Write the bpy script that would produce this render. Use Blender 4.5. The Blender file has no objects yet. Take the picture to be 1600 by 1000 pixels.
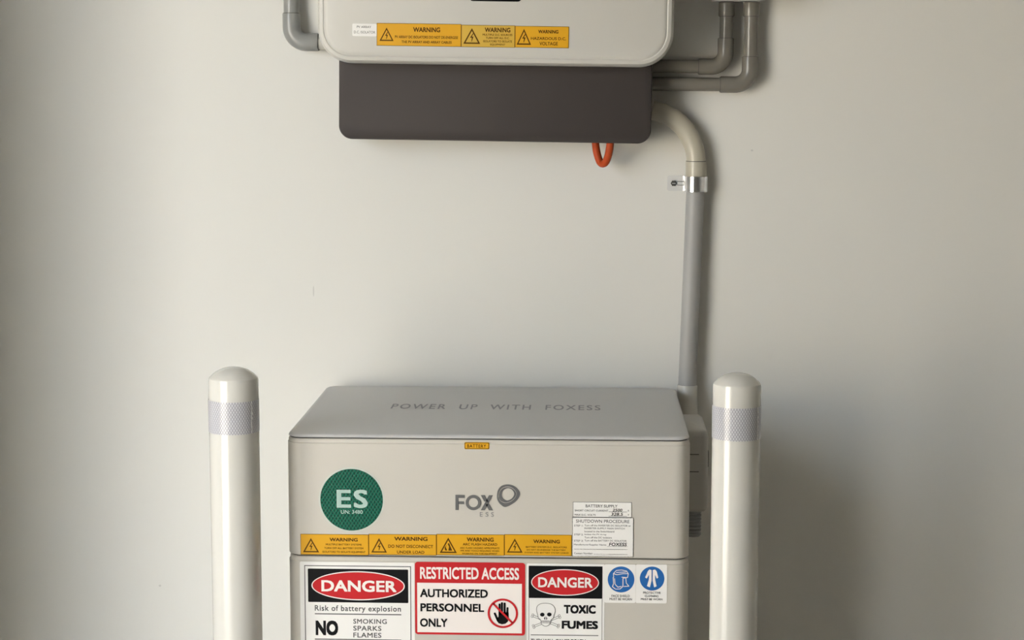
import bpy, bmesh, math, random
from mathutils import Vector, Matrix
from mathutils.geometry import tessellate_polygon
random.seed(7)
PI = math.pi
S = bpy.context.scene
COL = S.collection

# ------------------------------------------------------------ camera
cd = bpy.data.cameras.new('camera')
cd.sensor_fit = 'HORIZONTAL'; cd.sensor_width = 36.0; cd.lens = 66.93
cd.clip_start = 0.02; cd.clip_end = 200
cam = bpy.data.objects.new('camera', cd); COL.objects.link(cam)
_r = Vector((0.99925955, 0.03845372, 0.00128971)); _u = Vector((-0.00610711, 0.12542569, 0.99208422)); _f = Vector((-0.03798757, 0.99135751, -0.12556766))
M = Matrix.Identity(4)
for i in range(3):
    M[i][0] = _r[i]; M[i][1] = _u[i]; M[i][2] = -_f[i]
M.translation = Vector((0.1352, -3.083, 1.5011))
cam.matrix_world = M
S.camera = cam

# ------------------------------------------------------------ daylight
w = bpy.data.worlds.new('sky'); S.world = w; w.use_nodes = True
bg = w.node_tree.nodes['Background']
bg.inputs['Color'].default_value = (0.80, 0.89, 1.0, 1); bg.inputs['Strength'].default_value = 1.0
sd = bpy.data.lights.new('sun', 'SUN'); sd.energy = 7.0; sd.angle = math.radians(0.6); sd.color = (1.0, 0.93, 0.82)
sun = bpy.data.objects.new('sun', sd); COL.objects.link(sun)
sun.rotation_euler = Vector((-0.60, -0.15, -0.78)).to_track_quat('-Z', 'Y').to_euler()
S.view_settings.view_transform = 'Standard'; S.view_settings.look = 'None'
S.view_settings.gamma = 1.0; S.view_settings.use_curve_mapping = False
S.view_settings.exposure = 3.10
S.cycles.max_bounces = 10; S.cycles.diffuse_bounces = 7; S.cycles.glossy_bounces = 4
S.cycles.use_denoising = True
S.cycles.caustics_reflective = False; S.cycles.caustics_refractive = False

# ------------------------------------------------------------ materials
def mat(name, col, rough=0.5, metal=0.0, var=0.03, nscale=6.0, bump=0.0, bscale=300.0, spec=0.5, coat=0.0):
    m = bpy.data.materials.new(name); m.use_nodes = True
    nt = m.node_tree; b = nt.nodes['Principled BSDF']
    b.inputs['Roughness'].default_value = rough; b.inputs['Metallic'].default_value = metal
    b.inputs['Specular IOR Level'].default_value = spec
    if coat: b.inputs['Coat Weight'].default_value = coat; b.inputs['Coat Roughness'].default_value = 0.08
    tc = nt.nodes.new('ShaderNodeTexCoord')
    n = nt.nodes.new('ShaderNodeTexNoise'); n.inputs['Scale'].default_value = nscale; n.inputs['Detail'].default_value = 4
    nt.links.new(tc.outputs['Object'], n.inputs['Vector'])
    mx = nt.nodes.new('ShaderNodeMix'); mx.data_type = 'RGBA'
    mx.inputs[6].default_value = (*[max(0, c*(1-var)) for c in col], 1)
    mx.inputs[7].default_value = (*[min(1, c*(1+var)) for c in col], 1)
    nt.links.new(n.outputs['Fac'], mx.inputs[0]); nt.links.new(mx.outputs[2], b.inputs['Base Color'])
    if bump:
        n2 = nt.nodes.new('ShaderNodeTexNoise'); n2.inputs['Scale'].default_value = bscale; n2.inputs['Detail'].default_value = 3
        nt.links.new(tc.outputs['Object'], n2.inputs['Vector'])
        bp = nt.nodes.new('ShaderNodeBump'); bp.inputs['Strength'].default_value = bump; bp.inputs['Distance'].default_value = 0.001
        nt.links.new(n2.outputs['Fac'], bp.inputs['Height']); nt.links.new(bp.outputs['Normal'], b.inputs['Normal'])
    return m

def stripe_nodes(m, coord, angles, scale, dark, light, thresh, bump):
    """crossing fine lines (a prismatic reflective sheeting pattern)"""
    nt = m.node_tree; b = nt.nodes['Principled BSDF']
    for l in list(b.inputs['Base Color'].links): nt.links.remove(l)
    tc = nt.nodes.new('ShaderNodeTexCoord'); prev = None
    for a in angles:
        mp = nt.nodes.new('ShaderNodeMapping'); mp.inputs['Rotation'].default_value = a
        wv = nt.nodes.new('ShaderNodeTexWave'); wv.wave_type = 'BANDS'; wv.bands_direction = 'X'
        wv.inputs['Scale'].default_value = scale; wv.inputs['Distortion'].default_value = 0.0
        nt.links.new(tc.outputs[coord], mp.inputs['Vector']); nt.links.new(mp.outputs['Vector'], wv.inputs['Vector'])
        if prev is None: prev = wv.outputs['Fac']
        else:
            mm = nt.nodes.new('ShaderNodeMath'); mm.operation = 'MAXIMUM'
            nt.links.new(prev, mm.inputs[0]); nt.links.new(wv.outputs['Fac'], mm.inputs[1]); prev = mm.outputs[0]
    cr = nt.nodes.new('ShaderNodeValToRGB')
    cr.color_ramp.elements[0].position = thresh[0]; cr.color_ramp.elements[0].color = (*dark, 1)
    cr.color_ramp.elements[1].position = thresh[1]; cr.color_ramp.elements[1].color = (*light, 1)
    nt.links.new(prev, cr.inputs['Fac']); nt.links.new(cr.outputs['Color'], b.inputs['Base Color'])
    if bump:
        bp = nt.nodes.new('ShaderNodeBump'); bp.inputs['Strength'].default_value = bump; bp.inputs['Distance'].default_value = 0.0006
        nt.links.new(prev, bp.inputs['Height']); nt.links.new(bp.outputs['Normal'], b.inputs['Normal'])

M_wall = mat('wall_paint', (0.74, 0.735, 0.705), 0.62, var=0.012, nscale=1.6, bump=0.05, bscale=140, spec=0.3)
M_ceil = mat('ceiling_paint', (0.66, 0.65, 0.62), 0.8, var=0.01)
M_floor = mat('concrete_floor', (0.38, 0.355, 0.32), 0.7, var=0.12, nscale=3, bump=0.2, bscale=60)
M_ground = mat('driveway_concrete', (0.55, 0.51, 0.45), 0.85, var=0.1, nscale=2, bump=0.3, bscale=40)
M_bounce = mat('bounce_cream', (0.72, 0.67, 0.58), 0.85, var=0.06, nscale=3, bump=0.3, bscale=50)
M_blocker = mat('blocker_grey', (0.12, 0.12, 0.118), 0.8, var=0.08, nscale=3)
M_case = mat('case_paint', (0.575, 0.55, 0.50), 0.42, var=0.012, nscale=3, bump=0.10, bscale=900, spec=0.4)
M_lid = mat('lid_sky_tinted', (0.56, 0.56, 0.56), 0.42, var=0.012, nscale=3, bump=0.10, bscale=900, spec=0.4)  # cooler copy of the case paint: bluish sky light put into the colour
M_seam = mat('shadow_gap_rubber', (0.06, 0.06, 0.055), 0.8)
M_shell = mat('inverter_shell', (0.585, 0.575, 0.54), 0.35, var=0.01, nscale=3, spec=0.4)
M_dark = mat('dark_cover', (0.058, 0.050, 0.048), 0.6, var=0.04, nscale=3, bump=0.08, bscale=900, spec=0.2)
M_black = mat('black_glass', (0.006, 0.006, 0.006), 0.15)
M_pipe = mat('grey_conduit', (0.28, 0.285, 0.275), 0.28, var=0.03, nscale=10)
M_pipe3 = mat('warm_dim_conduit', (0.20, 0.188, 0.163), 0.26, var=0.04, nscale=10)  # warmer, darker copy of grey conduit: lack of sky light put into the colour
M_pipe2 = mat('grey_main_conduit', (0.36, 0.36, 0.355), 0.45, var=0.03, nscale=10)
M_beige = mat('beige_bend', (0.50, 0.47, 0.385), 0.28, var=0.03, nscale=10)
M_socket = mat('pale_socket', (0.52, 0.51, 0.47), 0.35, var=0.03, nscale=10)
M_zinc = mat('zinc_lightened', (0.96, 0.96, 0.96), 0.25, metal=0.3, var=0.04, nscale=60)  # near-white, barely metallic: the clip tab's bright reflection put into the colour
M_chrome = mat('bright_zinc_strap', (0.82, 0.83, 0.85), 0.16, metal=0.95, var=0.04, nscale=60)
M_joint = mat('joint_shadow_gap', (0.10, 0.095, 0.085), 0.7)
M_screw = mat('screw_dark', (0.10, 0.10, 0.095), 0.4, metal=0.7)
M_orange = mat('orange_cord', (0.46, 0.065, 0.014), 0.5, var=0.2, nscale=90, spec=0.25)
M_post = mat('white_powder_coat', (0.66, 0.65, 0.61), 0.15, var=0.01, nscale=4, spec=0.5, coat=0.1)
M_band = mat('reflective_band', (0.6, 0.6, 0.62), 0.28, spec=0.6)
stripe_nodes(M_band, 'UV', [(0, 0, math.radians(32)), (0, 0, math.radians(-32))], 95.0, (0.60, 0.60, 0.635), (0.28, 0.28, 0.32), (0.80, 0.97), 0.0)
M_seamstrip = mat('tape_end', (0.85, 0.85, 0.86), 0.4)
M_green = mat('green_reflective', (0.01, 0.12, 0.07), 0.35, spec=0.2)
stripe_nodes(M_green, 'Object', [(0, math.radians(-32), 0), (0, math.radians(35), 0)], 75.0, (0.002, 0.050, 0.030), (0.010, 0.15, 0.095), (0.55, 0.98), 0.5)
M_halo = mat('disc_backing', (0.56, 0.59, 0.54), 0.5)
M_mint = mat('print_mint', (0.42, 0.57, 0.52), 0.5)
M_yel = mat('sticker_yellow', (0.74, 0.385, 0.015), 0.32, var=0.05, nscale=25)
M_yel2 = mat('sticker_yellow_dull', (0.66, 0.42, 0.06), 0.34, var=0.05, nscale=25)
M_brown = mat('print_brown', (0.10, 0.045, 0.006), 0.5, spec=0.15)
M_white = mat('sticker_white', (0.86, 0.85, 0.83), 0.45, var=0.01)
M_ink = mat('print_black', (0.008, 0.008, 0.009), 0.4, spec=0.15)
M_grey = mat('print_grey', (0.11, 0.11, 0.11), 0.5, spec=0.15)
M_red = mat('print_red', (0.55, 0.025, 0.03), 0.4, spec=0.15)
M_rose = mat('print_white', (0.88, 0.82, 0.79), 0.45)
M_blue = mat('print_blue', (0.015, 0.13, 0.42), 0.42)
M_logo = mat('logo_grey', (0.13, 0.13, 0.13), 0.5)
M_logo2 = mat('logo_light_grey', (0.22, 0.22, 0.22), 0.5)
M_lidtext = mat('lid_print', (0.20, 0.20, 0.23), 0.45)
M_devgrey = mat('connector_grey', (0.42, 0.41, 0.38), 0.45, var=0.02)
M_scuff = mat('scuff', (0.60, 0.595, 0.575), 0.8)

# ------------------------------------------------------------ helpers
def finish(name, bm, m, parent=None, smooth=40, loc=None):
    me = bpy.data.meshes.new(name); bmesh.ops.recalc_face_normals(bm, faces=bm.faces[:]); bm.to_mesh(me); bm.free()
    me.materials.append(m)
    if smooth:
        for p in me.polygons: p.use_smooth = True
        me.set_sharp_from_angle(angle=math.radians(smooth))
    o = bpy.data.objects.new(name, me); COL.objects.link(o)
    if parent: o.parent = parent
    if loc: o.location = loc
    return o

def empty(name, loc, label, cat, group=None, roty=0.0):
    o = bpy.data.objects.new(name, None); COL.objects.link(o); o.location = loc; o.rotation_euler = (0, roty, 0)
    o.empty_display_size = 0.05
    o['label'] = label; o['category'] = cat
    if group: o['group'] = group
    return o

def add_box(bm, x0, x1, y0, y1, z0, z1, bevel=0.0, seg=2):
    r = bmesh.ops.create_cube(bm, size=1.0)
    bmesh.ops.scale(bm, vec=(x1-x0, y1-y0, z1-z0), verts=r['verts'])
    bmesh.ops.translate(bm, vec=((x0+x1)/2, (y0+y1)/2, (z0+z1)/2), verts=r['verts'])
    if bevel:
        es = {e for v in r['verts'] for e in v.link_edges}
        bmesh.ops.bevel(bm, geom=list(es), offset=bevel, segments=seg, affect='EDGES', profile=0.5)

def rrect(a0, a1, b0, b1, r, n=8):
    r = max(1e-5, min(r, (a1-a0)/2-1e-5, (b1-b0)/2-1e-5)); pts = []
    for cx, cy, s in ((a1-r, b1-r, 0), (a0+r, b1-r, 1), (a0+r, b0+r, 2), (a1-r, b0+r, 3)):
        for k in range(n+1):
            t = (s + k/n)*PI/2; pts.append((cx+r*math.cos(t), cy+r*math.sin(t)))
    return pts

def loft(bm, rings, cap0=True, cap1=True):
    vr = [[bm.verts.new(p) for p in ring] for ring in rings]
    n = len(vr[0])
    for a, b in zip(vr, vr[1:]):
        for i in range(n): bm.faces.new((a[i], a[(i+1) % n], b[(i+1) % n], b[i]))
    if cap0: bm.faces.new(vr[0][::-1])
    if cap1: bm.faces.new(vr[-1])

def loft_z(bm, x0, x1, y0, y1, r, prof, n=8):
    """prof: list of (z, inset)"""
    loft(bm, [[(p[0], p[1], z) for p in rrect(x0+i, x1-i, y0+i, y1-i, max(r-i, 0.002), n)] for z, i in prof])

def loft_y(bm, x0, x1, z0, z1, r, prof, n=10):
    loft(bm, [[(p[0], y, p[1]) for p in rrect(x0+i, x1-i, z0+i, z1-i, max(r-i, 0.002), n)] for y, i in prof])

def sweep(bm, pts, rad, n=20, caps=True):
    pts = [Vector(p) for p in pts]
    if not isinstance(rad, (list, tuple)): rad = [rad]*len(pts)
    T = []
    for i in range(len(pts)):
        a = pts[max(0, i-1)]; b = pts[min(len(pts)-1, i+1)]; T.append((b-a).normalized())
    up = Vector((0, 1, 0)) if abs(T[0].y) < 0.9 else Vector((1, 0, 0))
    N = (up - T[0]*up.dot(T[0])).normalized(); rings = []
    for p, t, r in zip(pts, T, rad):
        N = (N - t*N.dot(t)).normalized(); B = t.cross(N)
        rings.append([p + (N*math.cos(2*PI*k/n)+B*math.sin(2*PI*k/n))*r for k in range(n)])
    loft(bm, rings, caps, caps)

def arc(cx, cz, r, a0, a1, y, n=14):
    return [(cx+r*math.cos(math.radians(a0+(a1-a0)*k/n)), y, cz+r*math.sin(math.radians(a0+(a1-a0)*k/n))) for k in range(n+1)]

def catmull(pts, closed=False, sub=8):
    P = [Vector(p) for p in pts]; n = len(P); out = []
    rng = range(n) if closed else range(n-1)
    for i in rng:
        if closed: p0, p1, p2, p3 = P[(i-1) % n], P[i], P[(i+1) % n], P[(i+2) % n]
        else: p0, p1, p2, p3 = P[max(0, i-1)], P[i], P[i+1], P[min(n-1, i+2)]
        for k in range(sub):
            t = k/sub
            out.append(0.5*((2*p1)+(p2-p0)*t+(2*p0-5*p1+4*p2-p3)*t*t+(3*p1-p0-3*p2+p3)*t**3))
    if not closed: out.append(P[-1])
    return out

def lathe(bm, prof, n=48, cx=0, cy=0):
    rings = [[(cx+r*math.cos(2*PI*k/n), cy+r*math.sin(2*PI*k/n), z) for k in range(n)] for r, z in prof]
    loft(bm, rings, prof[0][0] > 1e-6, True)

# ---- flat print on an upright sheet: 2-D shapes (x, z) laid at depth y
def flat(bm, pts, y):
    vs = [bm.verts.new((p[0], y, p[1])) for p in pts]
    f = bm.faces.new(vs); return f

def flat_tri(bm, pts, y):
    vs = [bm.verts.new((p[0], y, p[1])) for p in pts]
    for t in tessellate_polygon([[Vector((p[0], p[1], 0)) for p in pts]]): bm.faces.new([vs[i] for i in t])

def ring2(bm, outer, inner, y):
    a = [bm.verts.new((p[0], y, p[1])) for p in outer]; b = [bm.verts.new((p[0], y, p[1])) for p in inner]
    n = len(a)
    for i in range(n): bm.faces.new((a[i], a[(i+1) % n], b[(i+1) % n], b[i]))

def ell(cx, cz, rx, rz, n=56): return [(cx+rx*math.cos(2*PI*k/n), cz+rz*math.sin(2*PI*k/n)) for k in range(n)]
def rect(x0, z0, x1, z1): return [(x0, z0), (x1, z0), (x1, z1), (x0, z1)]
def stroke(bm, a, b, wd, y):
    dx, dz = b[0]-a[0], b[1]-a[1]; L = math.hypot(dx, dz); nx, nz = -dz/L*wd/2, dx/L*wd/2
    flat(bm, [(a[0]+nx, a[1]+nz), (a[0]-nx, a[1]-nz), (b[0]-nx, b[1]-nz), (b[0]+nx, b[1]+nz)], y)
def polyline(bm, pts, wd, y, closed=False):
    n = len(pts)
    for i in range(n if closed else n-1): stroke(bm, pts[i], pts[(i+1) % n], wd, y)
    for p in pts: flat(bm, ell(p[0], p[1], wd/2, wd/2, 8), y)

def printed(name, parent, m, fn):
    bm = bmesh.new(); fn(bm); bm.normal_update()
    bmesh.ops.reverse_faces(bm, faces=[f for f in bm.faces if f.normal.y > 0])      # print faces the room
    me = bpy.data.meshes.new(name); bm.to_mesh(me); bm.free(); me.materials.append(m)
    o = bpy.data.objects.new(name, me); COL.objects.link(o); o.parent = parent
    return o

def glyphs(s, bold=0.0, spacing=1.0, slant=0.0):
    cu = bpy.data.curves.new('t', 'FONT'); cu.body = s; cu.size = 1.0; cu.offset = bold
    cu.space_character = spacing; cu.shear = slant; cu.resolution_u = 3; cu.fill_mode = 'BOTH'
    o = bpy.data.objects.new('t', cu); COL.objects.link(o)
    dg = bpy.context.evaluated_depsgraph_get()
    me = bpy.data.meshes.new_from_object(o.evaluated_get(dg)); bpy.data.objects.remove(o); bpy.data.curves.remove(cu)
    return me

def lettering(s, box, y, m, parent, heavy=0.0, bold=0.0, spacing=1.0, slant=0.0, name='lettering', flatz=False, keep=False):
    """box = x0, z0, x1, z1 : the glyphs are fitted into it (flatz: laid on a level top, z-range read as y)"""
    me = glyphs(s, bold, spacing, slant)
    if heavy:                                   # thicken the strokes with shifted copies of the outline
        b4 = bmesh.new()
        for kk, (dx, dy) in enumerate(((0, 0), (heavy, heavy), (-heavy, heavy), (heavy, -heavy), (-heavy, -heavy))):
            n0 = len(b4.verts); b4.from_mesh(me); b4.verts.ensure_lookup_table()
            bmesh.ops.translate(b4, vec=(dx, dy, kk*0.00002), verts=b4.verts[n0:])
        b4.to_mesh(me); b4.free()
    me.name = name
    xs = [v.co.x for v in me.vertices]; ys = [v.co.y for v in me.vertices]
    ax, bx, ay, by = min(xs), max(xs), min(ys), max(ys)
    x0, z0, x1, z1 = box
    for v in me.vertices:
        X = x0+(v.co.x-ax)/(bx-ax)*(x1-x0); Z = z0+(v.co.y-ay)/(by-ay)*(z1-z0)
        v.co = (X, Z, y+v.co.z) if flatz else (X, y-v.co.z, Z)
    me.materials.clear(); me.materials.append(m)
    if not flatz and me.polygons and sum(p.normal.y*p.area for p in me.polygons) > 0: me.flip_normals()
    o = bpy.data.objects.new(name, me); COL.objects.link(o); o.parent = parent
    return o

def sheet(name, parent, box, y, m, label=None, r=0.0012, t=0.0005):
    bm = bmesh.new(); x0, z0, x1, z1 = box
    loft_y(bm, x0, x1, z0, z1, r, [(y, 0), (y-t, 0)], n=4)
    o = finish(name, bm, m, parent, smooth=0)
    if label: o['label'] = label
    return o

def struct(name, bm, m, label, cat):
    o = finish(name, bm, m, None, smooth=0); o['kind'] = 'structure'; o['label'] = label; o['category'] = cat
    return o

# ------------------------------------------------------------ the room
RW, FW = 2.7, -7.0
LW = -0.875         # inner face of the left wall
bm = bmesh.new(); add_box(bm, LW-0.12, RW, 0.0, 0.12, 0, 2.6); wall_back = struct('wall_back', bm, M_wall, 'plain off-white painted wall behind the battery and inverter', 'wall')
bm = bmesh.new(); add_box(bm, LW-0.12, RW, FW, 0, -0.1, 0.0); struct('floor', bm, M_floor, 'grey concrete floor under the battery', 'floor')
bm = bmesh.new(); add_box(bm, -1.95, RW, FW, 0, 2.6, 2.7); struct('ceiling', bm, M_ceil, 'white ceiling above the wall', 'ceiling')  # overhang past the left wall added to cut sky and sun there
bm = bmesh.new()
add_box(bm, LW-0.12, LW, -0.50, 0, 0, 2.6); add_box(bm, LW-0.12, LW, FW, -2.35, 0, 2.6); add_box(bm, LW-0.12, LW, -2.35, -0.50, 2.1, 2.6)
struct('wall_left', bm, M_wall, 'side wall with a wide open doorway to the drive', 'wall')
bm = bmesh.new(); add_box(bm, RW, RW+0.12, FW, 0.12, -0.1, 2.7); struct('wall_right', bm, M_wall, 'plain side wall on the right of the bay', 'wall')
bm = bmesh.new(); add_box(bm, LW-0.12, RW+0.12, FW-0.12, FW, -0.1, 2.7); struct('wall_front', bm, M_wall, 'plain wall opposite the battery', 'wall')
bm = bmesh.new(); add_box(bm, -30, LW-0.12, -25, 15, -0.2, -0.02); struct('ground', bm, M_ground, 'sunlit pale concrete drive outside the doorway', 'ground')
bm = bmesh.new(); add_box(bm, -7.2, -7.0, -18, 10, -0.02, 2.1); struct('bounce_wall', bm, M_bounce, 'unseen cream wall added across the drive to bounce sunlight in', 'wall')  # added reflector: throws low, warm sunlight through the doorway
bm = bmesh.new(); add_box(bm, -1.81, -1.75, -1.7, 3.0, -0.02, 2.6); struct('side_light_blocker', bm, M_blocker, 'unseen grey wall added to block light from the side', 'wall')  # added out of view to stop light arriving from the far left
# little blemishes on the paint
for nm, x, z, a, b in (('scuff', -0.308, 1.156, 0.0011, 0.009), ('scuff', 0.4028, 1.3878, 0.0022, 0.0016), ('scuff', -0.5724, 0.6585, 0.0022, 0.0018)):
    printed(nm, wall_back, M_scuff, lambda bm: flat(bm, ell(x, z, a, b, 16), -0.0004))

# ------------------------------------------------------------ battery
bat = empty('battery_unit', (0, -0.235, 0), 'light grey floor-standing battery cabinet covered in safety stickers', 'battery')
BX0, BX1, BY0, BY1 = -0.2855, 0.2855, -0.45, -0.018
def bpart(name, m, fn, parent=bat, smooth=40):
    bm = bmesh.new(); fn(bm); bmesh.ops.translate(bm, vec=(0, 0.235, 0), verts=bm.verts[:]); return finish(name, bm, m, parent, smooth)
def module(z0, z1):
    return lambda bm: loft_z(bm, BX0, BX1, BY0, BY1, 0.022, [(z0, 0.002), (z0+0.0015, 0), (z1-0.0065, 0), (z1-0.0055, 0.0012), (z1-0.0012, 0.0014), (z1, 0.0026)], 10)
lid = bpart('lid', M_lid, lambda bm: loft_z(bm, BX0, BX1, BY0, BY1, 0.022, [(0.9982, 0.0035), (0.9990, 0.0016), (1.0000, 0.0012), (1.0020, 0.0022), (1.0032, 0.0045), (1.0038, 0.0085)], 10))
bpart('top_module', M_case, module(0.8282, 0.9968))
bpart('battery_module', M_case, module(0.5500, 0.8264))
bpart('battery_module', M_case, module(0.2720, 0.5482))
bpart('base_module', M_case, module(0.0, 0.2702))
for z in (0.9975, 0.8273, 0.5491, 0.2711):
    bpart('seal', M_seam, lambda bm: loft_z(bm, BX0+0.004, BX1-0.004, BY0+0.004, BY1-0.004, 0.018, [(z-0.0012, 0), (z+0.0012, 0)], 10))
tx = lettering('POWER  UP  WITH  FOXESS', (-0.1585, -0.240+0.235, 0.1605, -0.196+0.235), 1.0041, M_lidtext, lid, heavy=0.012, spacing=1.25, flatz=True)
# connector cover on the right flank
dev = bpart('connector_cover', M_devgrey, lambda bm: loft_z(bm, 0.270, 0.3178, -0.335, -0.195, 0.010, [(0.870, 0.004), (0.874, 0.0), (0.982, 0.0), (0.989, 0.002), (0.992, 0.006)], 6))
for z in (0.9564, 0.9306): bpart('groove', M_seam, lambda bm: add_box(bm, 0.288, 0.304, -0.3357, -0.333, z-0.0006, z+0.0006), dev, 0)
bpart('latch', M_seam, lambda bm: add_box(bm, 0.3170, 0.3205, -0.30, -0.27, 0.930, 0.955, 0.001), dev)
def gland(bm):
    prof = [(0.0135, 0.872), (0.0135, 0.866)]
    for k in range(7): prof += [(0.0125, 0.8645-k*0.0055), (0.0125, 0.8620-k*0.0055), (0.0108, 0.8610-k*0.0055), (0.0108, 0.8595-k*0.0055)]
    lathe(bm, prof, 28, 0.2985, -0.30)
bpart('cable_gland', M_pipe, gland)

FY = BY0 + 0.235            # battery face in the battery's own space
P1, P2, P3, P4 = FY-0.0006, FY-0.0009, FY-0.0012, FY-0.0015   # layers of ink over a sheet

def tri_outline(bm, apex, bl, br, wd, y):
    c = ((apex[0]+bl[0]+br[0])/3, (apex[1]+bl[1]+br[1])/3); k = 1-wd
    O = [apex, br, bl]; I = [(c[0]+(p[0]-c[0])*k, c[1]+(p[1]-c[1])*k) for p in O]
    ring2(bm, O, I, y)
def bolt(bm, cx, cz, h, y):
    s = h
    flat_tri(bm, [(cx+0.10*s, cz+0.5*s), (cx-0.22*s, cz-0.02*s), (cx+0.0*s, cz-0.02*s), (cx-0.06*s, cz-0.5*s), (cx+0.02*s, cz-0.46*s), (cx+0.20*s, cz+0.12*s), (cx-0.01*s, cz+0.12*s), (cx+0.22*s, cz+0.5*s)], y)
def warn_symbol(parent, tri, y, flash=False, m=None):
    x0, z0, x1, z1 = tri; m = m or M_brown
    def fn(bm):
        tri_outline(bm, ((x0+x1)/2, z1), (x0, z0), (x1, z0), 0.26, y)
        h = (z1-z0)
        if flash:
            c = (x0+x1)/2
            flat_tri(bm, [(c-0.20*h, z0+0.16*h), (c-0.24*h, z0+0.34*h), (c-0.10*h, z0+0.52*h), (c-0.16*h, z0+0.36*h), (c-0.06*h, z0+0.16*h)], y)
            flat_tri(bm, [(c+0.0*h, z0+0.15*h), (c+0.05*h, z0+0.40*h), (c-0.04*h, z0+0.60*h), (c+0.06*h, z0+0.64*h), (c+0.14*h, z0+0.42*h), (c+0.26*h, z0+0.15*h)], y)
        else: bolt(bm, (x0+x1)/2, z0+0.40*h, 0.52*h, y)
    return printed('hazard_triangle', parent, m, fn)
def frame_line(parent, box, wd, y, m, name='border'):
    x0, z0, x1, z1 = box
    return printed(name, parent, m, lambda bm: ring2(bm, rect(x0, z0, x1, z1), rect(x0+wd, z0+wd, x1-wd, z1-wd), y))

# brand mark
def fox(bm):
    x0, z0, x1, z1 = (-0.04545, 0.89625, 0.00781, 0.91821); h = z1-z0; wd = x1-x0; t = h*0.205
    flat(bm, rect(x0, z0, x0+t, z1), P1); flat(bm, rect(x0+t, z1-t, x0+wd*0.25, z1), P1); flat(bm, rect(x0+t, z0+h*0.39, x0+wd*0.232, z0+h*0.39+t*0.9), P1)
    cx = x0+wd*0.478; r = h*0.5
    ring2(bm, ell(cx, z0+r, r*1.0, r), ell(cx, z0+r, r*0.60, r*0.60), P1)
    a, b, s = x0+wd*0.675, x1, h*0.26
    flat(bm, [(a, z0), (a+s, z0), (b-0.0, z1), (b-s, z1)], P1)
    mx, mz, e = (a+b)/2, (z0+z1)/2, s*0.52
    k = (b-s-a)/h
    flat(bm, [(a, z1), (a+s, z1), (a+s+k*h*0.42, z1-h*0.42), (a+k*h*0.42, z1-h*0.42)], P1)
    flat(bm, [(b-s-k*h*0.42, z0+h*0.42), (b-k*h*0.42, z0+h*0.42), (b, z0), (b-s, z0)], P1)
mark = printed('brand_mark', bat, M_logo, fox); mark['label'] = 'dark grey brand lettering with twisted ring emblem'
lettering('ESS', (-0.01085, 0.88710, 0.00908, 0.89375), P1, M_logo2, mark, spacing=1.6)
def logo_pts(L, k=1.0, c=(812, 668)):
    q = [(c[0]+(p[0]-c[0])*k, c[1]+(p[1]-c[1])*k) for p in L]
    ox, oz = (0.02924, 0.91776); s = 0.000913/7.143
    return [(ox+(p.x-815)*s, oz-(p.y-671)*s*1.01) for p in catmull([(a, b_, 0) for a, b_ in q], True, 6)]
LA = [(690, 690), (700, 615), (742, 562), (815, 545), (890, 568), (943, 632), (928, 700), (872, 755), (785, 798), (733, 772), (703, 735)]
LM = [(708, 690), (718, 630), (755, 585), (815, 572), (870, 592), (905, 640), (893, 690), (845, 735), (785, 752), (740, 738), (718, 716)]
LH = [(746, 664), (757, 622), (782, 598), (818, 588), (856, 604), (880, 642), (874, 676), (846, 708), (806, 724), (774, 712), (754, 692)]
printed('emblem', mark, M_logo, lambda bm: (ring2(bm, logo_pts(LA), logo_pts(LM, 1.025), P1), ring2(bm, logo_pts(LM, 0.955), logo_pts(LH), P1)))

# round green disc
def disc(bm, r, t):
    cx, cz = DC; loft(bm, [[(p[0], FY, p[1]) for p in ell(cx, cz, r, r, 72)], [(p[0], FY-t, p[1]) for p in ell(cx, cz, r, r, 72)]])
DC = (-0.19273, 0.90957)
bm = bmesh.new(); disc(bm, 0.0470, 0.0004); dback = finish('round_sticker', bm, M_halo, bat, 0); dback['label'] = 'round green reflective sticker reading ES'
bm = bmesh.new(); disc(bm, 0.0445, 0.0007); finish('green_face', bm, M_green, dback, 0)
lettering('ES', (-0.21393, 0.89774, -0.16970, 0.92437), P2, M_mint, dback, heavy=0.022, spacing=1.12)
lettering('UN: 3480', (-0.20811, 0.88939, -0.17696, 0.89495), P2, M_mint, dback, heavy=0.012)

# small battery tag
bt = sheet('battery_tag', bat, (-0.03261, 0.98385, 0.00275, 0.99383), FY, M_yel, 'tiny orange tag reading BATTERY')
frame_line(bt, (-0.03216, 0.98431, 0.00230, 0.99337), 0.0009, P1, M_brown)
lettering('BATTERY', (-0.02855, 0.98614, -0.00193, 0.99099), P1, M_brown, bt, heavy=0.015, spacing=1.15)

# four yellow warnings in a row
def warn(parent, box, tri, lines, y0, y1, m=None, ink=None, label=None, flash=False):
    st = sheet('warning_sticker', parent, box, y0, m or M_yel, label)
    ink = ink or M_brown
    frame_line(st, box, 0.0006, y1, ink)
    warn_symbol(st, tri, y1, flash, ink)
    for i, (s, bx) in enumerate(lines):
        lettering(s, bx, y1, ink, st, heavy=0.030 if i == 0 else 0.018)
    return st
warn(bat, (-0.26626, 0.82929, -0.16897, 0.85944), (-0.26289, 0.83283, -0.23975, 0.85351), [('WARNING', (-0.22468, 0.84917, -0.18451, 0.85428)), ('MULTIPLE BATTERY SYSTEMS', (-0.23014, 0.84331, -0.17901, 0.84591)), ('TURN OFF ALL BATTERY SYSTEM', (-0.23231, 0.83800, -0.17650, 0.84061)), ('ISOLATORS TO ISOLATE EQUIPMENT', (-0.23502, 0.83205, -0.17363, 0.83521))], FY, P1, M_yel, label='orange warning sticker about multiple battery systems')
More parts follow.
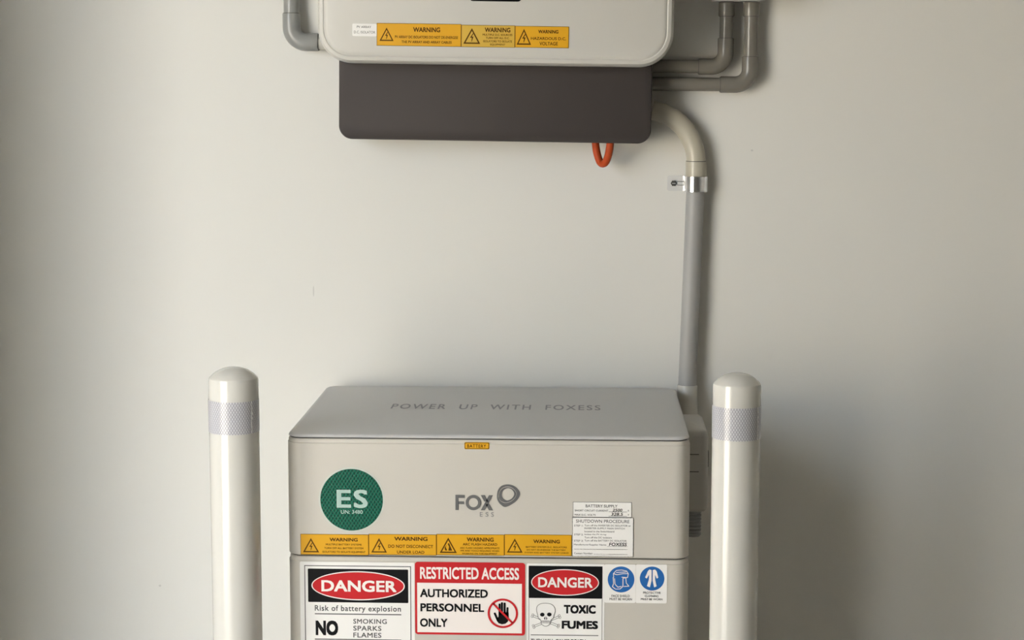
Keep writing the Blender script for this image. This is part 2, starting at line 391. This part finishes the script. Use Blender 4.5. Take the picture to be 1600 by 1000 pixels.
warn(bat, (-0.16898, 0.83017, -0.07242, 0.86038), (-0.16533, 0.83353, -0.14299, 0.85454), [('WARNING', (-0.13245, 0.85113, -0.08512, 0.85670)), ('DO NOT DISCONNECT', (-0.14109, 0.84063, -0.07716, 0.84527)), ('UNDER LOAD', (-0.12866, 0.83235, -0.08975, 0.83672))], FY, P1, label='orange warning sticker reading do not disconnect under load')
warn(bat, (-0.07242, 0.83087, 0.02387, 0.86131), (-0.06787, 0.83405, -0.04351, 0.85634), [('WARNING', (-0.02932, 0.85098, 0.00872, 0.85682)), ('ARC FLASH HAZARD', (-0.03496, 0.84514, 0.01389, 0.84875)), ('ARC FLASH HAZARD APPROPRIATE', (-0.03888, 0.84030, 0.01698, 0.84290)), ('PPE AND TOOLS REQUIRED WHEN', (-0.03825, 0.83603, 0.01661, 0.83873)), ('WORKING ON THIS EQUIPMENT', (-0.03608, 0.83204, 0.01389, 0.83455))], FY, P1, flash=True, label='orange warning sticker reading arc flash hazard')
warn(bat, (0.02387, 0.83137, 0.11925, 0.86196), (0.02750, 0.83556, 0.04980, 0.85596), [('WARNING', (0.06501, 0.84950, 0.10249, 0.85477)), ('BATTERY SYSTEM D.C. ISOLATORS', (0.05434, 0.84282, 0.11230, 0.84514)), ('DO NOT DE-ENERGISE THE BATTERY', (0.05562, 0.83883, 0.11087, 0.84087)), ('SYSTEM AND BATTERY SYSTEM CABLES', (0.05245, 0.83485, 0.11497, 0.83680))], FY, P1, label='orange warning sticker at the right end of the row')

# white data labels
sp = sheet('supply_label', bat, (0.12052, 0.88775, 0.20344, 0.90986), FY, M_white, 'white battery supply label with handwritten values')
frame_line(sp, (0.12052, 0.88775, 0.20344, 0.90986), 0.0006, P1, M_grey)
for s, bx, m, bd in (('BATTERY SUPPLY', (0.13853, 0.90202, 0.18359, 0.90617), M_grey, 0.0), ('SHORT CIRCUIT CURRENT', (0.12324, 0.89608, 0.17049, 0.89875), M_grey, 0.0), ('2500', (0.17643, 0.89636, 0.19030, 0.90041), M_ink, 0.02), ('A', (0.19778, 0.89660, 0.19985, 0.89927), M_grey, 0.0),
                     ('MAX D.C. VOLTS', (0.12327, 0.88981, 0.15268, 0.89258), M_grey, 0.0), ('328.5', (0.17449, 0.89036, 0.19134, 0.89469), M_ink, 0.02), ('V', (0.19784, 0.89043, 0.19991, 0.89320), M_grey, 0.0)):
    lettering(s, bx, P1, m, sp, heavy=bd or 0.012, slant=0.15 if m is M_ink else 0)
for bx in ((0.17104, 0.89562, 0.19681, 0.89618), (0.17109, 0.88945, 0.19686, 0.89000)): printed('rule', sp, M_grey, lambda bm: flat(bm, rect(*bx), P1))
sh = sheet('shutdown_label', bat, (0.11983, 0.83109, 0.20624, 0.88776), FY-0.0004, M_white, 'white shutdown procedure label with handwritten maker name')
frame_line(sh, (0.11983, 0.83109, 0.20624, 0.88776), 0.0006, P2, M_grey)
for s, bx, m, bd in (('SHUTDOWN PROCEDURE', (0.12512, 0.87992, 0.20035, 0.88453), M_grey, 0.0),
    ('STEP 1:', (0.12245, 0.87440, 0.13536, 0.87698), M_grey, 0), ('Turn off the INVERTER DC ISOLATOR or', (0.13708, 0.87482, 0.20239, 0.87741), M_grey, 0), ('INVERTER SUPPLY MAIN SWITCH', (0.13710, 0.87072, 0.19395, 0.87321), M_grey, 0), ('located in the Switchboard', (0.13713, 0.86620, 0.17911, 0.86879), M_grey, 0),
    ('STEP 2:', (0.12252, 0.86155, 0.13544, 0.86405), M_grey, 0), ('Isolate the PV Array', (0.13716, 0.86152, 0.16822, 0.86430), M_grey, 0), ('Turn off the DC Isolators', (0.13718, 0.85740, 0.17584, 0.85999), M_grey, 0),
    ('STEP 3:', (0.12257, 0.85248, 0.13549, 0.85507), M_grey, 0), ('Turn off the BATTERY DC ISOLATOR', (0.13721, 0.85289, 0.19663, 0.85548), M_grey, 0),
    ('Manufacturer/Supplier Name:', (0.12233, 0.84646, 0.16834, 0.84951), M_grey, 0.01), ('FOXESS', (0.17185, 0.84670, 0.19713, 0.85151), M_ink, 0.02), ('Contact Number:', (0.12266, 0.83431, 0.14908, 0.83709), M_grey, 0)):
    lettering(s, bx, P2, m, sh, heavy=bd or 0.012, slant=0.15 if m is M_ink else 0)
for bx in ((0.16962, 0.84577, 0.19851, 0.84632), (0.12263, 0.84134, 0.19819, 0.84199), (0.15054, 0.83427, 0.19825, 0.83492)): printed('rule', sh, M_grey, lambda bm: flat(bm, rect(*bx), P2))

# danger: battery explosion
dg_ = sheet('danger_sign', bat, (-0.26773, 0.62482, -0.10380, 0.81903), FY, M_white, 'large white danger sign about battery explosion')
frame_line(dg_, (-0.26128, 0.63148, -0.10884, 0.81400), 0.0012, P1, M_grey)
printed('black_panel', dg_, M_ink, lambda bm: flat(bm, rrect(*[((-0.25629, 0.76022, -0.11289, 0.80915))[i] for i in (0, 2, 1, 3)], 0.0012, 3), P1))
def ellpair(parent, bx, wd):
    x0, z0, x1, z1 = bx; cx, cz, rx, rz = (x0+x1)/2, (z0+z1)/2, (x1-x0)/2, (z1-z0)/2
    printed('oval_rim', parent, M_rose, lambda bm: ring2(bm, ell(cx, cz, rx, rz, 80), ell(cx, cz, rx-wd, rz-wd, 80), P3))
    printed('red_oval', parent, M_red, lambda bm: flat(bm, ell(cx, cz, rx-wd*0.5, rz-wd*0.5, 80), P2))
ellpair(dg_, (-0.25125, 0.76360, -0.11773, 0.80616), 0.0016)
lettering('DANGER', (-0.23695, 0.77607, -0.12952, 0.79282), P4, M_rose, dg_, heavy=0.026)
lettering('Risk of battery explosion', (-0.24689, 0.74492, -0.12360, 0.75581), P1, M_grey, dg_, heavy=0.016, spacing=1.1)
printed('rule', dg_, M_grey, lambda bm: flat(bm, rect(*(-0.24697, 0.74230, -0.12310, 0.74380)), P1))
lettering('NO', (-0.24602, 0.71135, -0.21376, 0.73338), P1, M_ink, dg_, heavy=0.046)
for s, bx in (('SMOKING', (-0.19191, 0.72917, -0.14395, 0.73622)), ('SPARKS', (-0.19200, 0.71887, -0.15173, 0.72611)), ('FLAMES', (-0.19209, 0.70879, -0.15180, 0.71614))): lettering(s, bx, P1, M_grey, dg_, heavy=0.016, spacing=1.08)
printed('rule', dg_, M_grey, lambda bm: flat(bm, rect(*(-0.24741, 0.70504, -0.12332, 0.70655)), P1))

# restricted access
ra = sheet('restricted_access_sign', bat, (-0.10331, 0.71472, 0.05341, 0.82064), FY, M_red, 'red and white restricted access sign with hand symbol', r=0.004)
printed('white_panel', ra, M_rose, lambda bm: flat(bm, rect(*(-0.10027, 0.71781, 0.04889, 0.79026)), P1))
lettering('RESTRICTED ACCESS', (-0.09600, 0.79585, 0.04480, 0.81337), P1, M_rose, ra, heavy=0.024)
for s, bx in (('AUTHORIZED', (-0.09614, 0.76917, 0.00044, 0.78150)), ('PERSONNEL', (-0.09569, 0.74846, -0.00486, 0.76044)), ('ONLY', (-0.09635, 0.72590, -0.05711, 0.73838))): lettering(s, bx, P2, M_ink, ra, heavy=0.028)
HC = (0.02176, 0.74709); HU = 0.000913/7.69
def hp(a, b_): return (HC[0]+(a-1120)*HU, HC[1]-(b_-678)*HU*1.015)
def hand(bm):
    def cap(a, b_, wd):
        stroke(bm, hp(*a), hp(*b_), wd*HU, P2)
        for q in (a, b_): flat(bm, ell(*hp(*q), wd/2*HU, wd/2*HU, 14), P2)
    cap((1082, 572), (1082, 690), 25); cap((1110, 556), (1110, 690), 25); cap((1142, 560), (1142, 690), 25); cap((1177, 615), (1174, 700), 25)
    cap((1024, 682), (1062, 770), 26)
    flat_tri(bm, [hp(*q) for q in ((1069, 660), (1190, 668), (1192, 740), (1180, 780), (1150, 805), (1110, 812), (1070, 800), (1045, 765), (1052, 735), (1069, 720))], P2)
printed('hand_symbol', ra, M_ink, hand)
def prohibit(bm):
    ring2(bm, ell(HC[0], HC[1], 182*HU, 182*HU), ell(HC[0], HC[1], 157*HU, 157*HU), P3); stroke(bm, hp(1003, 560), hp(1238, 796), 24*HU, P3)
printed('prohibition_ring', ra, M_red, prohibit)

# danger: toxic fumes
tf = sheet('toxic_fumes_sign', bat, (0.05585, 0.65261, 0.16617, 0.82011), FY, M_white, 'white danger sign reading toxic fumes with skull')
frame_line(tf, (0.05849, 0.65638, 0.16317, 0.81686), 0.0007, P1, M_grey)
printed('black_panel', tf, M_ink, lambda bm: flat(bm, rrect(*[((0.05836, 0.76985, 0.16277, 0.81686))[i] for i in (0, 2, 1, 3)], 0.0014, 3), P1))
ellpair(tf, (0.06199, 0.77386, 0.15824, 0.81240), 0.0013)
lettering('DANGER', (0.07198, 0.78570, 0.14918, 0.80059), P4, M_rose, tf, heavy=0.024)
lettering('TOXIC', (0.10857, 0.74778, 0.15388, 0.76049), P1, M_ink, tf, heavy=0.044); lettering('FUMES', (0.10567, 0.72533, 0.15722, 0.73741), P1, M_ink, tf, heavy=0.044)
printed('rule', tf, M_grey, lambda bm: flat(bm, rect(*(0.06173, 0.71541, 0.15778, 0.71653)), P1))
lettering('THEY WILL CAUSE DEATH', (0.06176, 0.70422, 0.13974, 0.71022), P1, M_ink, tf, bold=0.02)
KC = (0.08278, 0.74429); KU = 0.000913/5.714
def kp(a, b_): return (KC[0]+(a-215)*KU, KC[1]-(b_-525)*KU*1.015)
def skull_fill(bm):
    for a, b_ in (((102, 530), (325, 618)), ((335, 535), (112, 625))): stroke(bm, kp(*a), kp(*b_), 15*KU, P1)
SK = [(133, 475), (140, 440), (170, 418), (215, 412), (262, 420), (292, 445), (300, 480), (290, 515), (282, 545), (262, 562), (252, 600), (215, 620), (178, 600), (170, 562), (150, 545), (143, 515)]
def skull_line(bm):
    e = 4*KU
    for a, b_ in (((102, 528), (325, 616)), ((335, 533), (112, 623))):
        a, b_ = kp(*a), kp(*b_); dx, dz = b_[0]-a[0], b_[1]-a[1]; L = math.hypot(dx, dz); nx, nz = -dz/L*8*KU, dx/L*8*KU
        stroke(bm, (a[0]+nx, a[1]+nz), (b_[0]+nx, b_[1]+nz), e, P1); stroke(bm, (a[0]-nx, a[1]-nz), (b_[0]-nx, b_[1]-nz), e, P1)
        for c, sg in ((a, -1), (b_, 1)):
            for s2 in (-1, 1):
                q = (c[0]+dx/L*sg*4*KU+nx*1.1*s2, c[1]+dz/L*sg*4*KU+nz*1.1*s2); ring2(bm, ell(*q, 11*KU, 11*KU, 16), ell(*q, 7.5*KU, 7.5*KU, 16), P1)
printed('crossed_bones', tf, M_grey, skull_line)
sk = [(p.x, p.y) for p in catmull([(*kp(*q), 0) for q in SK], True, 4)]
printed('skull', tf, M_white, lambda bm: flat_tri(bm, sk, P2))
def skull_ink(bm):
    polyline(bm, sk, 4*KU, P3, True)
    flat_tri(bm, [kp(205, 560), kp(199, 548), kp(212, 530), kp(212, 560)], P3); flat_tri(bm, [kp(219, 560), kp(218, 530), kp(230, 548), kp(226, 560)], P3)
    stroke(bm, kp(178, 580), kp(252, 580), 22*KU, P3)
printed('skull_outline', tf, M_grey, skull_ink)
printed('eye_sockets', tf, M_ink, lambda bm: (flat(bm, ell(*kp(185, 515), 20*KU, 18*KU, 20), P3-0.00005), flat(bm, ell(*kp(247, 513), 20*KU, 18*KU, 20), P3-0.00005)))
printed('teeth', tf, M_white, lambda bm: [flat(bm, rect(kp(182+k*10, 588)[0], kp(0, 588)[1], kp(188+k*10, 0)[0], kp(0, 573)[1]), P4) for k in range(7)])

# blue mandatory signs
fs = sheet('face_shield_sticker', bat, (0.16604, 0.76426, 0.21003, 0.82005), FY, M_white, 'white sticker with blue face shield disc')
FC = (0.18935, 0.79825); FU = 0.000913/5.714
def fp(a, b_): return (FC[0]+(a-888)*FU, FC[1]-(b_-203)*FU*1.01)
printed('blue_disc', fs, M_blue, lambda bm: flat(bm, ell(FC[0], FC[1], 118*FU, 118*FU), P1))
def visor(bm):
    for L in ([(822, 185), (820, 150), (845, 122), (890, 117), (935, 125), (952, 150), (945, 185), (895, 182)], [(820, 150), (850, 160), (905, 150), (950, 150)],
              [(818, 185), (822, 240), (812, 268), (840, 290), (880, 288), (905, 265), (905, 190)], [(830, 195), (835, 245), (860, 272), (890, 265)], [(905, 190), (930, 188), (935, 235), (958, 262), (915, 265)], [(845, 140), (930, 135)]):
        polyline(bm, [fp(*q) for q in L], 7*FU, P2)
printed('visor_symbol', fs, M_rose, visor)
for s, bx in (('FACE SHIELD', (0.17605, 0.77265, 0.20178, 0.77601)), ('MUST BE WORN', (0.17328, 0.76799, 0.20499, 0.77135))): lettering(s, bx, P1, M_ink, fs, heavy=0.012)
pc = sheet('protective_clothing_sticker', bat, (0.21030, 0.76423, 0.25433, 0.82036), FY, M_white, 'white sticker with blue protective clothing disc')
GC = (0.23319, 0.80006)
def gp(a, b_): return (GC[0]+(a-1165)*FU, GC[1]-(b_-195)*FU*1.01)
printed('blue_disc', pc, M_blue, lambda bm: flat(bm, ell(GC[0], GC[1], 109*FU, 109*FU), P1))
def suit(bm):
    flat_tri(bm, [gp(*q) for q in ((1160, 118), (1140, 112), (1125, 130), (1103, 185), (1118, 195), (1138, 160), (1136, 205), (1120, 262), (1146, 274), (1160, 215))], P2)
    flat_tri(bm, [gp(*q) for q in ((1170, 118), (1190, 112), (1205, 130), (1220, 185), (1207, 195), (1190, 160), (1192, 205), (1208, 262), (1184, 274), (1170, 215))], P2)
printed('suit_symbol', pc, M_rose, suit)
for s, bx in (('PROTECTIVE', (0.22074, 0.77783, 0.24526, 0.78100)), ('CLOTHING', (0.22314, 0.77299, 0.24251, 0.77616)), ('MUST BE WORN', (0.21767, 0.76852, 0.24825, 0.77159))): lettering(s, bx, P1, M_ink, pc, heavy=0.012)

# ------------------------------------------------------------ inverter
inv = empty('solar_inverter', (0, 0, 1.6), 'pale grey wall-mounted inverter with dark lower cover above the battery', 'inverter', roty=0.0135)
def ipart(name, m, fn, parent=inv, smooth=40):
    bm = bmesh.new(); fn(bm); bmesh.ops.translate(bm, vec=(0, 0, -1.6), verts=bm.verts[:]); return finish(name, bm, m, parent, smooth)
ipart('shell', M_shell, lambda bm: loft_y(bm, -0.2785, 0.2698, 1.5222, 1.965, 0.053, [(-0.028, 0.004), (-0.032, 0.0), (-0.120, 0.0), (-0.130, 0.0012), (-0.1365, 0.0045), (-0.1382, 0.0095), (-0.1372, 0.0112), (-0.1390, 0.0135), (-0.1400, 0.0180)], 14))
ipart('lower_cover', M_dark, lambda bm: loft_y(bm, -0.2510, 0.2400, 1.4038, 1.600, 0.021, [(-0.006, 0.002), (-0.008, 0), (-0.079, 0.0), (-0.0835, 0.0015), (-0.086, 0.006)], 10))
ipart('mounting_bracket', M_zinc, lambda bm: add_box(bm, -0.20, 0.20, -0.03, -0.0005, 1.62, 1.90))
ipart('display', M_black, lambda bm: loft_y(bm, -0.0441, 0.0362, 1.6187, 1.705, 0.006, [(-0.1390, 0), (-0.1408, 0), (-0.1412, 0.0008)], 6))
IY = -0.14; I1 = IY-0.0006
pv = sheet('isolator_tag', inv, (-0.22315, -0.03676, -0.18542, -0.01773), IY, M_white, 'small white tag reading PV array D.C. isolator')
lettering('PV ARRAY', (-0.21608, -0.02434, -0.19391, -0.02094), I1, M_grey, pv, bold=0.01); lettering('D.C. ISOLATOR', (-0.22048, -0.03258, -0.18766, -0.02870), I1, M_grey, pv)
warn(inv, (-0.18537, -0.05084, -0.05556, -0.01639), (-0.18105, -0.04347, -0.15938, -0.02308), [('WARNING', (-0.12933, -0.02931, -0.08795, -0.02194)), ('PV ARRAY DC ISOLATORS DO NOT DE-ENERGISE', (-0.15738, -0.03902, -0.06043, -0.03485)), ('THE PV ARRAY AND ARRAY CABLES', (-0.14699, -0.04630, -0.07017, -0.04242))], IY, I1, label='orange warning sticker on inverter about array isolators')
warn(inv, (-0.05553, -0.05099, 0.02686, -0.01736), (-0.05220, -0.04600, -0.02619, -0.02225), [('WARNING', (-0.01944, -0.02800, 0.01976, -0.02093)), ('MULTIPLE D.C. SOURCES', (-0.02278, -0.03333, 0.02281, -0.03023)), ('TURN OFF ALL D.C.', (-0.01781, -0.03817, 0.01847, -0.03507)), ('ISOLATORS TO ISOLATE', (-0.02167, -0.04331, 0.02246, -0.04011)), ('EQUIPMENT', (-0.01081, -0.04835, 0.01224, -0.04525))], IY, I1, M_yel2, label='duller yellow warning sticker about multiple D.C. sources')
warn(inv, (0.02688, -0.05060, 0.10929, -0.01787), (0.02952, -0.04633, 0.05175, -0.02212), [('WARNING', (0.06239, -0.02867, 0.09320, -0.02334)), ('HAZARDOUS D.C.', (0.05130, -0.03854, 0.10513, -0.03418)), ('VOLTAGE', (0.06465, -0.04677, 0.09255, -0.04144))], IY, I1, label='orange warning sticker reading hazardous D.C. voltage')

# orange cord loop hanging under the inverter
cord = catmull([(0.1500, -0.035, 1.420), (0.1508, -0.035, 1.405), (0.1535, -0.037, 1.385), (0.1592, -0.042, 1.3695), (0.1660, -0.050, 1.3690), (0.1710, -0.058, 1.3800), (0.1740, -0.063, 1.3980), (0.1748, -0.064, 1.420)], False, 8)
bm = bmesh.new(); sweep(bm, cord, 0.0060, 16); co = finish('orange_cord_loop', bm, M_orange)
co['label'] = 'orange cord loop hanging below the inverter cover'; co['category'] = 'cord'

# ------------------------------------------------------------ conduits
def pipe_part(name, parent, pts, rad, m, n=24):
    bm = bmesh.new(); L = parent.location
    sweep(bm, [Vector(p)-L for p in pts], rad, n); return finish(name, bm, m, parent, 50)
def bead(r, pts):   # a fitting with a tiny rounded lip at both ends
    return [r-0.0002]+[r]*(len(pts)-2)+[r-0.0002]
Yp = -0.022
def joint(parent, p, d, r):      # dark ring: glue line and shadow gap put in where pipe leaves fitting
    q = (p[0]+d[0]*0.0011, p[1], p[2]+d[1]*0.0011); p = (p[0]-d[0]*0.0003, p[1], p[2]-d[1]*0.0003)
    return pipe_part('joint', parent, [p, q], r, M_joint)
# left conduit
c1 = empty('conduit_pipe', (-0.335, Yp, 1.62), 'grey conduit elbow running down into the left side of the inverter', 'conduit', 'grey wall conduits')
pipe_part('pipe', c1, [(-0.335, Yp, 2.3), (-0.3352, Yp, 1.590)], 0.0123, M_pipe)
R1 = 0.024
pts = [(-0.3352, Yp, 1.6045), (-0.3352, Yp, 1.6035), (-0.3352, Yp, 1.583)] + arc(-0.3352+R1, 1.583, R1, 180, 270, Yp)[1:] + [(-0.2935, Yp, 1.559), (-0.2925, Yp, 1.559)]
pipe_part('elbow', c1, pts, bead(0.0143, pts), M_pipe)
joint(c1, (-0.3352, Yp, 1.6045), (0, 1), 0.0131); joint(c1, (-0.2925, Yp, 1.559), (1, 0), 0.0131)
pipe_part('pipe_stub', c1, [(-0.305, Yp, 1.559), (-0.275, Yp, 1.559)], 0.0115, M_socket)
# upper right conduit
def right_run(label, x, zt, zc, zf, hz, xf, r, rf, rb):
    c = empty('conduit_pipe', (x, Yp, hz), label, 'conduit', 'grey wall conduits')
    pipe_part('pipe', c, [(x+0.0006, Yp, zt), (x, Yp, zf-0.004)], r, M_pipe3)
    pp = [(x+0.0006, Yp, zt), (x+0.0006, Yp, zt-0.001), (x+0.0005, Yp, zc+0.001), (x+0.0005, Yp, zc)]
    pipe_part('coupling', c, pp, bead(rf, pp), M_pipe3)
    pp = [(x, Yp, zf), (x, Yp, zf-0.001), (x, Yp, hz+rb)] + arc(x-rb, hz+rb, rb, 0, -90, Yp)[1:] + [(xf+0.001, Yp, hz), (xf, Yp, hz)]
    pipe_part('elbow', c, pp, bead(rf, pp), M_pipe3)
    joint(c, (x+0.0005, Yp, zc), (0, -1), r+0.0012); joint(c, (x, Yp, zf), (0, 1), r+0.0012); joint(c, (xf, Yp, hz), (-1, 0), r+0.0012)
    pipe_part('pipe', c, [(xf+0.005, Yp, hz), (0.2415, Yp, hz+0.001)], r, M_pipe3)
    return c
right_run('inner grey conduit elbow between isolator box and inverter', 0.3565, 1.622, 1.6003, 1.5653, 1.5210, 0.3141, 0.0104, 0.0127, 0.0225)
right_run('outer and lower grey conduit elbow right of the inverter', 0.3955, 1.622, 1.6003, 1.5363, 1.4928, 0.3489, 0.0107, 0.0130, 0.0235)
# isolator box the two conduits drop from
jb = empty('isolator_box', (0.373, -0.04, 1.70), 'pale isolator box at the top right above two grey conduits', 'box')
bm = bmesh.new(); loft_y(bm, -0.040, 0.040, -0.0770, 0.10, 0.006, [(0.0395, 0), (-0.030, 0), (-0.033, 0.002)], 5); finish('body', bm, M_shell, jb)
bm = bmesh.new(); loft_y(bm, -0.042, 0.042, -0.0780, 0.101, 0.006, [(-0.033, 0), (-0.052, 0), (-0.055, 0.003)], 5); finish('cover', bm, M_shell, jb)
# big conduit from the inverter down to the battery
Yb = -0.0185
c4 = empty('main_conduit', (0.31, Yb, 1.2), 'thick beige and grey conduit bending from the inverter down to the battery', 'conduit')
RB = 0.083
pts = [(0.2415, Yb, 1.4515)] + arc(0.3122-RB, 1.4525-RB, RB, 77, 0, Yb, 24)
pipe_part('sweep_bend', c4, pts, 0.0155, M_beige, 32)
pp = [(0.3122, Yb, 1.3705), (0.3122, Yb, 1.3695), (0.3124, Yb, 1.3350), (0.3124, Yb, 1.3340)]
pipe_part('coupling', c4, pp, bead(0.0165, pp), M_beige, 32)
joint(c4, (0.3122, Yb, 1.3705), (0, 1), 0.0160)
pipe_part('pipe', c4, [(0.3124, Yb, 1.345), (0.3026, Yb, 1.0)], 0.0146, M_pipe2, 32)
pp = [(0.3030, Yb, 1.0085), (0.3030, Yb, 1.0075), (0.3030, Yb, 0.985), (0.3035, Yb-0.003, 0.968), (0.3040, Yb-0.016, 0.950), (0.3045, Yb-0.036, 0.940), (0.3045, Yb-0.060, 0.938), (0.3045, -0.194, 0.938)]
pipe_part('socket_bend', c4, pp, [0.0155]+[0.0163]*7, M_socket, 32)
# saddle clip
sc_ = empty('saddle_clip', (0.3, -0.003, 1.3347), 'shiny zinc saddle clip screwed to the wall around the main conduit', 'clip')
def strap(bm):
    zh = 0.0122; path = [(0.2935, -0.0015), (0.2948, -0.006)]
    for k in range(13):
        a = math.radians(200-k*200/12*1.0); path.append((0.3122+0.0182*math.cos(a), Yb-0.0182*math.sin(a)))
    path.append((0.3306, -0.002))
    path = [(p[0]-0.3, p[1]+0.003) for p in path]
    th = 0.0012; n = len(path); off = []
    for i in range(n):
        a = path[max(0, i-1)]; b_ = path[min(n-1, i+1)]; dx, dy = b_[0]-a[0], b_[1]-a[1]; L = math.hypot(dx, dy); off.append((path[i][0]+dy/L*th, path[i][1]-dx/L*th))
    rings = []
    for i in range(n):
        zz = zh
        rings.append([(path[i][0], path[i][1], -zz), (off[i][0], off[i][1], -zz), (off[i][0], off[i][1], zz), (path[i][0], path[i][1], zz)])
    loft(bm, rings)
bm = bmesh.new(); strap(bm); finish('strap', bm, M_chrome, sc_, 35)
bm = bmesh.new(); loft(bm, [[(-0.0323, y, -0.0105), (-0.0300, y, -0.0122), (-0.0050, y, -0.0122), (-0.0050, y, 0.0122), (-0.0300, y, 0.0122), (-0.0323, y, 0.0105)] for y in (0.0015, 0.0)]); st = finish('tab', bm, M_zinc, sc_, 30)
bm = bmesh.new()
for dz in (-0.0028, 0.0030): add_box(bm, -0.017, -0.0055, -0.0006, -0.0001, dz-0.0005, dz+0.0005)
finish('rib_lines', bm, M_screw, st, 0)
bm = bmesh.new()
loft(bm, [[(-0.0222+r*math.cos(2*PI*k/6), y, r*math.sin(2*PI*k/6)) for k in range(6)] for y, r in ((0.0, 0.0050), (-0.0016, 0.0050), (-0.0024, 0.0040))])
scw = finish('screw', bm, M_screw, sc_, 30)
bm = bmesh.new(); add_box(bm, -0.0250, -0.0194, -0.0026, -0.0022, -0.0005, 0.0005); finish('slot', bm, M_zinc, scw, 0)

# ------------------------------------------------------------ bollards
def bollard(label, x, y, r, ztop):
    b = empty('bollard', (x, y, 0), label, 'bollard', 'white bollards beside the battery')
    zs = ztop-0.0150
    prof = [(r, 0.008), (r, zs-0.004), (r-0.0006, zs)]
    bm = bmesh.new(); lathe(bm, prof, 64); finish('post', bm, M_post, b, 40)
    bm = bmesh.new()
    hd = ztop-zs
    dome = [(r-0.0006, zs-0.0002), (r-0.0014, zs+0.0012)] + [((r-0.0022)*(1-k/12), zs+0.0020+(hd-0.0020)*(1-(1-k/12)**2.5)) for k in range(12)] + [(0.0008, ztop)]
    lathe(bm, dome, 64); finish('domed_cap', bm, M_post, b, 60)
    zb1, zb0 = ztop-0.0442, ztop-0.0892
    bm = bmesh.new(); uv = bm.loops.layers.uv.new('UVMap'); n = 96; rb = r+0.0006
    va = [[bm.verts.new((rb*math.cos(2*PI*k/n), rb*math.sin(2*PI*k/n), z)) for k in range(n)] for z in (zb0, zb1)]
    for k in range(n):
        k2 = (k+1) % n; f = bm.faces.new((va[0][k], va[0][k2], va[1][k2], va[1][k]))
        for lp, (kk, z) in zip(f.loops, ((k, zb0), (k+1, zb0), (k+1, zb1), (k, zb1))): lp[uv].uv = (2*PI*kk/n*rb*1.0, z)
    band = finish('reflective_band', bm, M_band, b, 60)
    bm = bmesh.new(); m = 14; rr = rb+0.0004      # torn end of the tape
    for k in range(m):
        z0 = zb0+(zb1-zb0)*k/m; z1 = zb0+(zb1-zb0)*(k+1)/m
        a0 = math.radians(-38+random.uniform(-1.2, 1.2)); a1 = a0+math.radians(random.uniform(2.0, 4.5))
        vs = [bm.verts.new((rr*math.cos(a), rr*math.sin(a), z)) for a, z in ((a0, z0), (a1, z0), (a1, z1), (a0, z1))]; bm.faces.new(vs)
    finish('tape_end', bm, M_seamstrip, band, 0)
    bm = bmesh.new(); lathe(bm, [(r+0.030, 0.0), (r+0.030, 0.007), (r+0.028, 0.009), (r*0.5, 0.009)], 48); finish('base_plate', bm, M_post, b, 30)
    for k in range(4):
        a = PI/4+k*PI/2; bm = bmesh.new(); lathe(bm, [(0.008, 0.009), (0.008, 0.016), (0.006, 0.017)], 6, (r+0.015)*math.cos(a), (r+0.015)*math.sin(a)); finish('anchor_bolt', bm, M_zinc, b, 20)
    return b
bollard('white bollard with reflective band left of the battery', -0.3490, -0.5, 0.0345, 1.1062)
bollard('white bollard with reflective band right of the battery', 0.3445, -0.5, 0.033, 1.1032)
